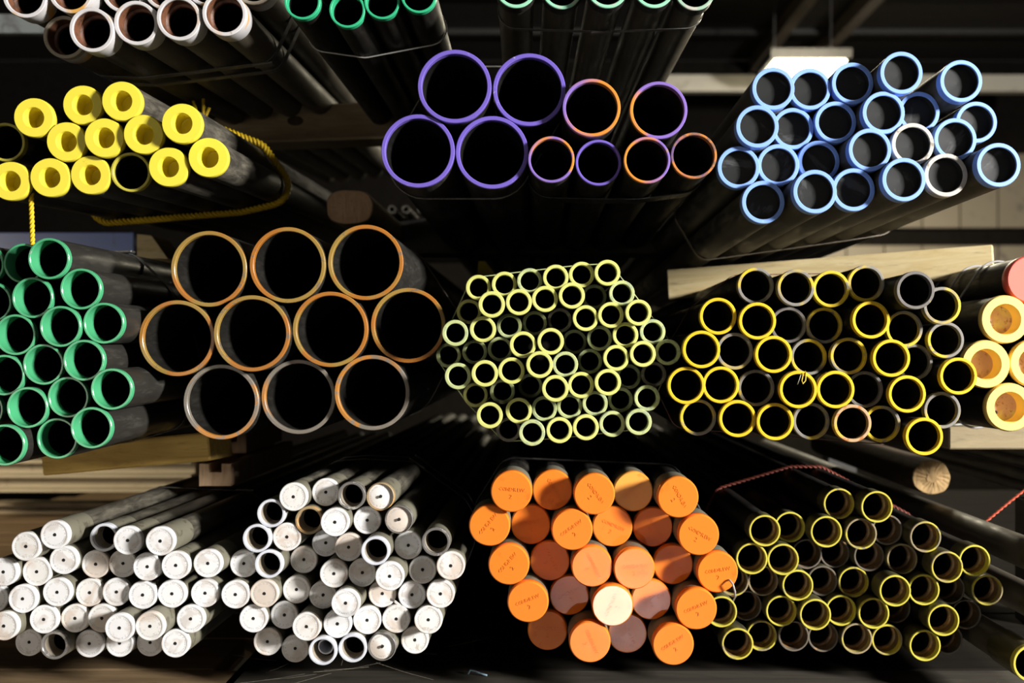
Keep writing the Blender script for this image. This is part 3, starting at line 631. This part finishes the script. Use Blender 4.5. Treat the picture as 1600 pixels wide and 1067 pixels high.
# things beyond the rack on the left
def far_beam(pxa, pxb, pya, pyb, Y, mat, label, lip=True):
    a = P(pxa, pya, Y); b = P(pxb, pyb, Y); t = thing('shelf_beam', label, 'beam', ((a.x+b.x)/2, Y, b.z))
    w = b.x-a.x; h = a.z-b.z
    boxobj('web', (0, 0, h/2), (w, .03, h), mat, t)
    if lip:
        for z in (.006, h*.5, h-.006): boxobj('lip', (0, -.03, z), (w, .05, .012), mat, t)
    return t
far_beam(-80, 308, 716, 766, 3.3, worn('beige enamel', (.50, .43, .29), (.36, .30, .20), .3, .45, 12), 'upper beige shelf beam far behind the white-capped pipes')
far_beam(-80, 215, 782, 812, 3.5, worn('brown beige enamel', (.34, .27, .17), (.22, .17, .11), .3, .5, 12), 'lower dull beige shelf beam far behind the white-capped pipes')
far_beam(-80, 212, 364, 402, 3.2, worn('navy enamel', (.03, .06, .20), (.02, .03, .09), .3, .4, 12), 'navy blue shelf beam behind the green-rimmed bundle', False)
far_beam(-80, 118, 24, 54, 3.0, worn('grey enamel', (.20, .22, .21), (.12, .12, .12), .3, .4, 12), 'grey shelf beam behind the silver-ended bundle', False)
# bottom deck of the rack
zd = H-.575
dk = tag(bpy.data.objects.new('floor_deck', None), kind='structure'); COL.objects.link(dk); dk.location = (0, 1.5, zd)
dark_board = wood('dark shaded board', (.014, .012, .009), (.009, .007, .005), .95, 'x', 5)  # deck shade behind the pipes put into a near-black colour
dark_board.node_tree.nodes['Principled BSDF'].inputs['Specular IOR Level'].default_value = .06
for i in range(14):
    Yc = 1.50+i*.19
    if Yc > 4.2: break
    boxobj('plank', (-.60+.06*(i % 2)-.62, Yc-1.5, -.02), (1.28, .184, .04), deck_wood, dk, bev=.003)
    boxobj('plank', (.80, Yc-1.5, -.02), (2.68, .184, .04), dark_board if i > 1 else wood('lit front board', (.06, .052, .04), (.03, .026, .02), .7, 'x', 5), dk, bev=.003)  # front boards lighter: the lit deck edge put into their colour
# deck bearers and rack posts
for x in (-1.2, 0, 1.3): tag(boxobj('trim_3', (x, 2.8, (zd-.04)/2), (.1, 2.6, zd-.04), metal_dark), kind='structure')

# ------------------------------------------------------------------ build every pipe
ORD = ['first', 'second', 'third', 'fourth', 'fifth', 'sixth', 'seventh', 'eighth', 'ninth', 'tenth']
def words(p):
    b = p['b']; d = LOOK[b['kind']][p['fl']]; rows = len(b['rows']); n = p['n']; c = p['col']
    if n == 1: w = ''
    elif c == 0: w = 'leftmost in'
    elif c == n-1: w = 'rightmost in'
    else: w = ORD[c]+' from left,'
    if rows == 1: r = ''
    elif p['row'] == 0: r = 'top row'
    elif p['row'] == rows-1: r = 'bottom row'
    else: r = ORD[p['row']]+' row'
    s = d+', '+' '.join(x for x in (w, r) if x)
    s = s.rstrip(',')
    if rows == 1: s = s+' '+b['phrase'] if w.endswith(('in', ',')) else s+', '+b['phrase']
    else: s += ', '+b['phrase']
    return s
CAT = {'D': 'capped pipe', 'K': 'capped pipe', 'L': 'capped pipe', 'N': 'capped pipe'}
seen = {}
for p in PIPES:
    b = p['b']; kd = b['kind']; fl = p['fl']; pk = (kd+b['key'] if kd == 'E' else kd)
    if pk not in KINDS: KINDS[pk] = dict(KINDS[kd])
    parts = proto(pk, p['R']*(1.0 if kd == 'I' else .988), b['L'], fl)
    capped = KINDS[kd]['flags'][fl].get('style', KINDS[kd]['style']) != 'open'
    r = thing('capped_pipe' if capped else 'steel_pipe', words(p), 'capped pipe' if capped else 'pipe', p['pos'], b['group'])
    q = Vector((0, 1, 0)).rotation_difference(p['dir'])
    if kd == 'D' or kd == 'K': roll = random.uniform(-.3, .3)
    else: roll = random.uniform(-math.pi, math.pi)
    if kd == 'N': roll = random.uniform(-1.2, 1.2)
    tilt = Euler((random.gauss(0, .004), 0, random.gauss(0, .004))).to_quaternion() if False else Quaternion()
    r.rotation_mode = 'QUATERNION'; r.rotation_quaternion = q @ tilt @ Quaternion((0, 1, 0), roll)
    for nm, me, subs in parts:
        o = obj(nm, me, r)
        for sn, sm, _ in subs: obj(sn, sm, o)
    p['root'] = r
    s = r['label']; seen.setdefault(s, 0); seen[s] += 1
print('repeated labels', {k: v for k, v in seen.items() if v > 1})
print('long labels', [k for k in seen if len(k.split()) > 16][:5])

# ------------------------------------------------------------------ straps, ropes, wires round the bundles
def hull(keys, Y, off):
    pts = []
    for kx in keys:
        for p in B[kx]['pipes']:
            d = p['dir']; c = p['pos']+d*((Y-p['pos'].y)/d.y); rr = p['R']*KINDS[p['b']['kind']].get('neck', 1)
            for i in range(28):
                a = 2*math.pi*i/28; pts.append((c.x+(rr+off)*math.cos(a), c.z+(rr+off)*math.sin(a)))
    pts = sorted(set(pts))
    def half(ps):
        h = []
        for q in ps:
            while len(h) > 1 and (h[-1][0]-h[-2][0])*(q[1]-h[-2][1])-(h[-1][1]-h[-2][1])*(q[0]-h[-2][0]) <= 0: h.pop()
            h.append(q)
        return h
    lo = half(pts); up = half(pts[::-1]); return [Vector((x, Y, z)) for x, z in lo[:-1]+up[:-1]]
def band(name, keys, Y, label, width=.016, th=.0012, mat=strap_mat, skew=0.0, buckle=None):
    hp = hull(keys, Y, .0006); n = len(hp); c = sum(hp, Vector())/n
    root = thing(name, label, 'strap', c)
    bm = bmesh.new(); R_ = []
    for i in range(n):
        t = (hp[(i+1) % n]-hp[i-1]).normalized(); out = Vector((t.z, 0, -t.x))
        dy = skew*(hp[i].x-c.x); v = []
        for o2, w2 in ((0, -width/2), (th, -width/2), (th, width/2), (0, width/2)):
            v.append(bm.verts.new(hp[i]+out*o2+Vector((0, w2+dy, 0))-c))
        R_.append(v)
    for i in range(n):
        A, Bq = R_[i], R_[(i+1) % n]
        for j in range(4): bm.faces.new((A[j], A[(j+1) % 4], Bq[(j+1) % 4], Bq[j]))
    bmesh.ops.recalc_face_normals(bm, faces=bm.faces)
    obj('band', mesh_from(bm, name, mat), root)
    if buckle is not None:
        pt = min(hp, key=lambda q: (q-P(*buckle, Y)).length)
        i = hp.index(pt); t = (hp[(i+1) % n]-hp[i-1]).normalized()
        bb = boxobj('buckle', pt-c+Vector((t.z, 0, -t.x))*.002, (.036, width*1.25, .004), mat, root, bev=.001); bb.rotation_euler = (0, -math.atan2(t.z, t.x), 0)
    return root
def loop(name, keys, Y, label, cat, r, mat, strands=0, pitch=.03, off=0):
    hp = hull(keys, Y, r+off); c = sum(hp, Vector())/len(hp)
    root = thing(name, label, cat, c)
    # densify long straight runs
    pts = []
    for i in range(len(hp)):
        a, b = hp[i]-c, hp[(i+1) % len(hp)]-c; k = max(1, int((b-a).length/.02)); pts += [a.lerp(b, t/k) for t in range(k)]
    sweep('loop', pts, r, mat, True, 6 if strands else 8, strands, pitch, root)
    return root, c, hp
band('steel_strap', ['A'], 1.79, 'front dull steel strap around the silver-ended bundle', buckle=(330, 112))
band('steel_strap', ['A'], 1.86, 'rear dull steel strap around the silver-ended bundle')
loop('binding_wire', ['B'], 1.74, 'thin wire around the emerald-rimmed bundle', 'wire', .0014, wire_mat)
band('steel_strap', ['C'], 1.68, 'steel strap with rusty buckle around the mint-rimmed bundle', .010, mat=strap_mat, buckle=(949, 52))
band('steel_strap', ['F'], 2.12, 'pale steel strap under the blue-rimmed bundle', .014, mat=RIMS['silverdim'])
band('steel_strap', ['G'], 1.86, 'black steel strap with crimped seal around the green-rimmed bundle', .016, skew=.30, buckle=(170, 384))
band('steel_strap', ['H'], 2.06, 'grey steel strap around the wide orange-rimmed stack', .012, mat=RIMS['silverdim'])
loop('binding_wire', ['I'], 1.70, 'thin pale wire around the lime-rimmed bundle', 'wire', .0010, RIMS['limepale'])
band('steel_strap', ['J'], 1.80, 'rusty brown strap around the middle yellow-rimmed bundle', .008, mat=worn('rusty strap', (.16, .06, .035), (.08, .03, .02), .4, .5, 60))
for i, (Y, w) in enumerate(((1.84, 'front'), (1.93, 'middle'), (2.02, 'rear'))):
    loop('binding_wire', ['K'], Y, w+' wire of three around the wide plugged pipes', 'wire', .0020, wire_mat)
band('steel_strap', ['L'], 2.02, 'dark steel strap around the outer white-capped bundle', .014, buckle=(372, 790))
band('steel_strap', ['M'], 1.99, 'front dark steel strap around the inner white-capped bundle', .012, buckle=(650, 760))
band('steel_strap', ['M'], 2.07, 'rear dark steel strap around the inner white-capped bundle', .012, buckle=(665, 740))
loop('plastic_tie', ['N'], 1.78, 'dark plastic tie around the orange-capped bundle', 'tie', .0022, dark_tube)
loop('plastic_tie', ['E1'], 1.66, 'dark plastic tie around the large purple-rimmed pipes', 'tie', .0016, strap_mat)
band('plastic_wrap', ['E3'], 1.72, 'dark crumpled plastic wrap under the small purple-rimmed pipes', .05, .0015, steel('black film', (.02, .02, .018), .3, (.10, .10, .09), .5))
rt, rc, rh = loop('yellow_rope', ['D'], 2.02, 'twisted yellow rope tied around the yellow-capped bundle', 'rope', .0072, rope_yellow, 3, .026)
kp = max(rh, key=lambda q: q.z)-rc
for i in range(5):   # frayed knot on top
    a = i*1.3; sweep('knot', [kp+Vector((0, 0, .0)), kp+Vector((.008*math.cos(a), .004, .012)), kp+Vector((.018*math.cos(a), .01*math.sin(a), .03+.004*i))], .0032, rope_yellow, False, 6, 0, parent=rt)
a = P(49, 318, 1.62); t = thing('yellow_rope', 'short yellow rope end hanging above the green-rimmed bundle', 'rope', a)
sweep('strands', [Vector((0, 0, .02)), Vector((0, 0, 0)), Vector((.001, 0, -.03)), Vector((.002, 0, -.068))], .0040, rope_yellow, False, 6, 3, .022, t)
loop('red_twine', ['O'], 2.02, 'dull red twine tied around the lowest yellow-rimmed bundle', 'twine', .0035, worn('dull red twine fibre', (.17, .028, .012), (.08, .015, .01), .3, .6, 200), 2, .02)
# bright red twine at the far side with its loop
t = thing('red_twine', 'bright red twine stretched from a wire loop', 'twine', P(1527, 826, 1.95))
b0 = P(1527, 826, 1.95)
sweep('strand', [Vector((0, 0, 0)), P(1575, 786, 1.95)-b0, P(1625, 746, 1.95)-b0], .0028, rope_red, False, 6, 2, .02, t)
lp = [P(1521+20*math.cos(x)*.9, 833+17*math.sin(x), 1.95)-b0 for x in [i*2*math.pi/20 for i in range(14)]]
sweep('tied_loop', lp, .0030, rope_red, False, 6, 2, .02, t)
sweep('wire_hook', [P(1526, 828, 1.95)-b0, P(1523, 840, 1.95)-b0, P(1518, 850, 1.95)-b0, P(1507, 846, 1.95)-b0], .0016, wire_mat, False, 8, 0, parent=t)
# staple through the edge of one orange cap, wire tie on one yellow rim: both placed from the pipe they hold
def pipe_at(key, x, y):
    return min(B[key]['pipes'], key=lambda p: abs((p['pos'].x/p['pos'].y*F+VX)-x)+abs((-(p['pos'].z-H)/p['pos'].y*F+VY)-y))
pp = pipe_at('N', 1120, 894); b0 = pp['pos'].copy()
t = thing('wire_staple', 'shiny bent wire pushed through the rightmost orange cap', 'wire', b0)
g = lambda dx, dz, dy: Vector((dx, dy, dz))*1.0
sweep('wire', [g(.017, -.014, .012), g(.0185, -.012, -.004), g(.022, -.016, -.012), g(.026, -.029, -.010), g(.028, -.039, .002), g(.025, -.041, .010)], .0016, wire_mat, False, 10, 0, parent=t)
pp = pipe_at('J', 1246, 608); b0 = pp['pos'].copy(); R_ = pp['R']*.92
t = thing('wire_tie', 'small yellow wire hooked over a yellow-rimmed pipe', 'wire', b0)
ax = .010; zt = math.sqrt(R_*R_-ax*ax)
sweep('wire', [g(ax+.002, zt+.003, .004), g(ax+.002, zt, -.0012), g(ax+.001, zt-.012, -.002), g(ax-.003, zt-.017, -.002), g(ax-.005, zt-.012, -.002), g(ax-.003, zt-.004, -.0012), g(ax-.003, zt, -.001)], .0010, RIMS['yellow'], False, 8, 0, parent=t)
sweep('tail', [g(ax-.006, zt-.002, -.001), g(ax-.009, zt-.011, -.001), g(ax-.011, zt-.018, .001)], .0006, wire_mat, False, 6, 0, parent=t)
# torn flap on a white cap
bm = bmesh.new(); c0 = P(622, 946, 1.60)
strip = [(609, 938, 1.53), (616, 941, 1.525), (624, 947, 1.53), (631, 955, 1.56)]
L_ = [bm.verts.new(P(x, y, Y)-c0) for x, y, Y in strip]; U_ = [bm.verts.new(P(x+1, y-4, Y)-c0) for x, y, Y in strip]
for i in range(3): bm.faces.new((L_[i], L_[i+1], U_[i+1], U_[i]))
r = bmesh.ops.solidify(bm, geom=list(bm.faces), thickness=.0012)
tag(obj('torn_flap', mesh_from(bm, 'flap', cream_plastic), None, c0), 'torn curl of white plastic sticking out between white caps', 'scrap')
# inner ring set inside one open pipe of the inner white bundle
pp = [p for p in B['M']['pipes'] if p['row'] == 6 and p['col'] == 2][0]
tt = thing('short_sleeve', 'short white sleeve sitting inside an open pipe, bottom row', 'sleeve', pp['pos']+Vector((0, .025, 0)))
obj('sleeve', lathe([(.0105, .05), (.0105, 0), (.0128, 0), (.0128, .05)], 'sleeve', RIMS['white'], 32), tt)
# a few dust threads and a blue scrap on the deck
t = thing('plastic_scrap', 'small crumpled blue plastic scrap on the dark deck', 'scrap', P(742, 1051, .571/((1051-VY)/F)))
sweep('strip', [Vector((-.012, 0, -.002)), Vector((-.008, .002, .004)), Vector((0, 0, .003)), Vector((.010, -.004, 0)), Vector((.022, -.008, -.002))], .0016, worn('blue grey film', (.22, .34, .42), (.12, .16, .2), .4, .3, 60), False, 6, 0, parent=t)
a, b_ = P(560, 333.5, 3.1), P(770, 333.5, 3.1)
for Yq in (3.25, 4.15): tag(boxobj('trim_6', ((a.x+b_.x)/2, Yq, a.z-.03), (b_.x-a.x, .08, .06), metal_dark), kind='structure')
# small pipe ends far behind the log
for i, px in enumerate((612, 634, 658)):
    c = P(px, 327, 3.1); t = thing('steel_pipe', ['first', 'second', 'third'][i]+' of three small dim pipe ends right of the rounded timber', 'pipe', c, 'small dim pipe ends')
    obj('tube', lathe([(.0085, 1.2), (.0085, 0), (.0125, 0), (.0125, 1.2), (.0085, 1.2)], 'far tube', grey_tube, 20), t)
# grey pipes lying on one another beyond the plugged stack, on an upright bearer just outside the view
for i, (px, py, r) in enumerate(((1652, 714, .0135), (1660, 734.5, .0135), (1653, 755, .0135), (1660, 775.5, .0135))):
    c = P(px, py, 2.05); t = thing('steel_pipe', ['topmost', 'second', 'third', 'lowest'][i]+' thin grey pipe running below the plugged stack', 'pipe', c, 'thin grey pipes under the plugged stack')
    o = obj('tube', lathe([(r*.8, 1.6), (r*.8, 0), (r, 0), (r, 1.6), (r*.8, 1.6)], 'thin tube', grey_tube, 20), t)
for q, Y in enumerate((2.10, 3.55)):
    za = P(1660, 775.5, 2.05).z-.0137; tag(boxobj('trim_5', (P(1656, 800, 2.05).x, Y, za/2), (.10, .08, za), metal_dark), kind='structure')
# old stencil marks on the lowest green-rimmed pipes
gp = [p for p in B['G']['pipes'] if p['row'] == 5][-1]
bm = bmesh.new(); rnd = random.Random(3); white_ink = worn('white stencil ink', (.70, .70, .68), (.10, .09, .08), .35, .6, 90)
bx = Vector((0, 0, 1)); rad = Vector((math.cos(1.15), 0, math.sin(1.15))); tan = Vector((-rad.z, 0, rad.x))
for i in range(9):
    c = gp['dir']*(.10+.0085*i)+rad*(gp['R']*.998)
    for k in range(2): add_box(bm, c+tan*(-.003+.005*k)+gp['dir']*rnd.uniform(-.001, .001), (rnd.uniform(.002, .0045), rnd.uniform(.002, .006), .0006), Euler((0, math.pi/2-1.15, 0)))
st = obj('stencil_marks', mesh_from(bm, 'stencil', white_ink)); st.parent = gp['root']
st.rotation_mode = 'QUATERNION'; st.rotation_quaternion = gp['root'].rotation_quaternion.inverted(); st['kind'] = 'stuff'
# yellow painted wedge showing behind the lime bundle
bm = bmesh.new(); pr = [(748, 408), (758, 408), (780, 436), (745, 436)]
f_ = [bm.verts.new(P(x, y, 2.45)-P(760, 436, 2.45)) for x, y in pr]; g_ = [bm.verts.new(v.co+Vector((0, .05, 0))) for v in f_]
bm.faces.new(f_); bm.faces.new(g_[::-1])
for i in range(4): bm.faces.new((f_[i], g_[i], g_[(i+1) % 4], f_[(i+1) % 4]))
bmesh.ops.recalc_face_normals(bm, faces=bm.faces)
tag(obj('wedge_block', mesh_from(bm, 'yellow wedge', worn('yellow wedge paint', (.85, .66, .03), (.5, .4, .05), .2, .5, 40)), None, P(760, 436, 2.45)), 'small yellow wedge behind the top of the lime bundle', 'wood')
# cobweb threads on the deck between the white-capped bundles
web = thing('cobweb', 'dusty cobweb threads on the deck below the white-capped bundles', 'cobweb', Vector((P(480, 1040, 1.7).x, 1.7, zd)))
rnd = random.Random(11); bm = bmesh.new()
for i in range(15):
    a = Vector((rnd.uniform(-.16, .22), rnd.uniform(-.10, .22), .001)); b = a+Vector((rnd.uniform(-.12, .12), rnd.uniform(-.08, .08), rnd.uniform(.0, .03)))
    m = (a+b)/2-Vector((0, 0, rnd.uniform(0, .006))); m.z = max(m.z, .001); pts = [a, (a+m)/2, m, (m+b)/2, b]; w = Vector((0, 0, .0003)); u = Vector((.00015, .00015, 0))
    for k in range(4):
        A = [bm.verts.new(pts[k]+o2) for o2 in (w, -w*.3+u, -w*.3-u)]; Bq = [bm.verts.new(pts[k+1]+o2) for o2 in (w, -w*.3+u, -w*.3-u)]
        for j in range(3): bm.faces.new((A[j], A[(j+1) % 3], Bq[(j+1) % 3], Bq[j]))
o = obj('threads', mesh_from(bm, 'threads', worn('dusty thread', (.18, .16, .12), (.1, .09, .07), .4, .8, 90)), web); o['kind'] = 'stuff'; web['kind'] = 'stuff'
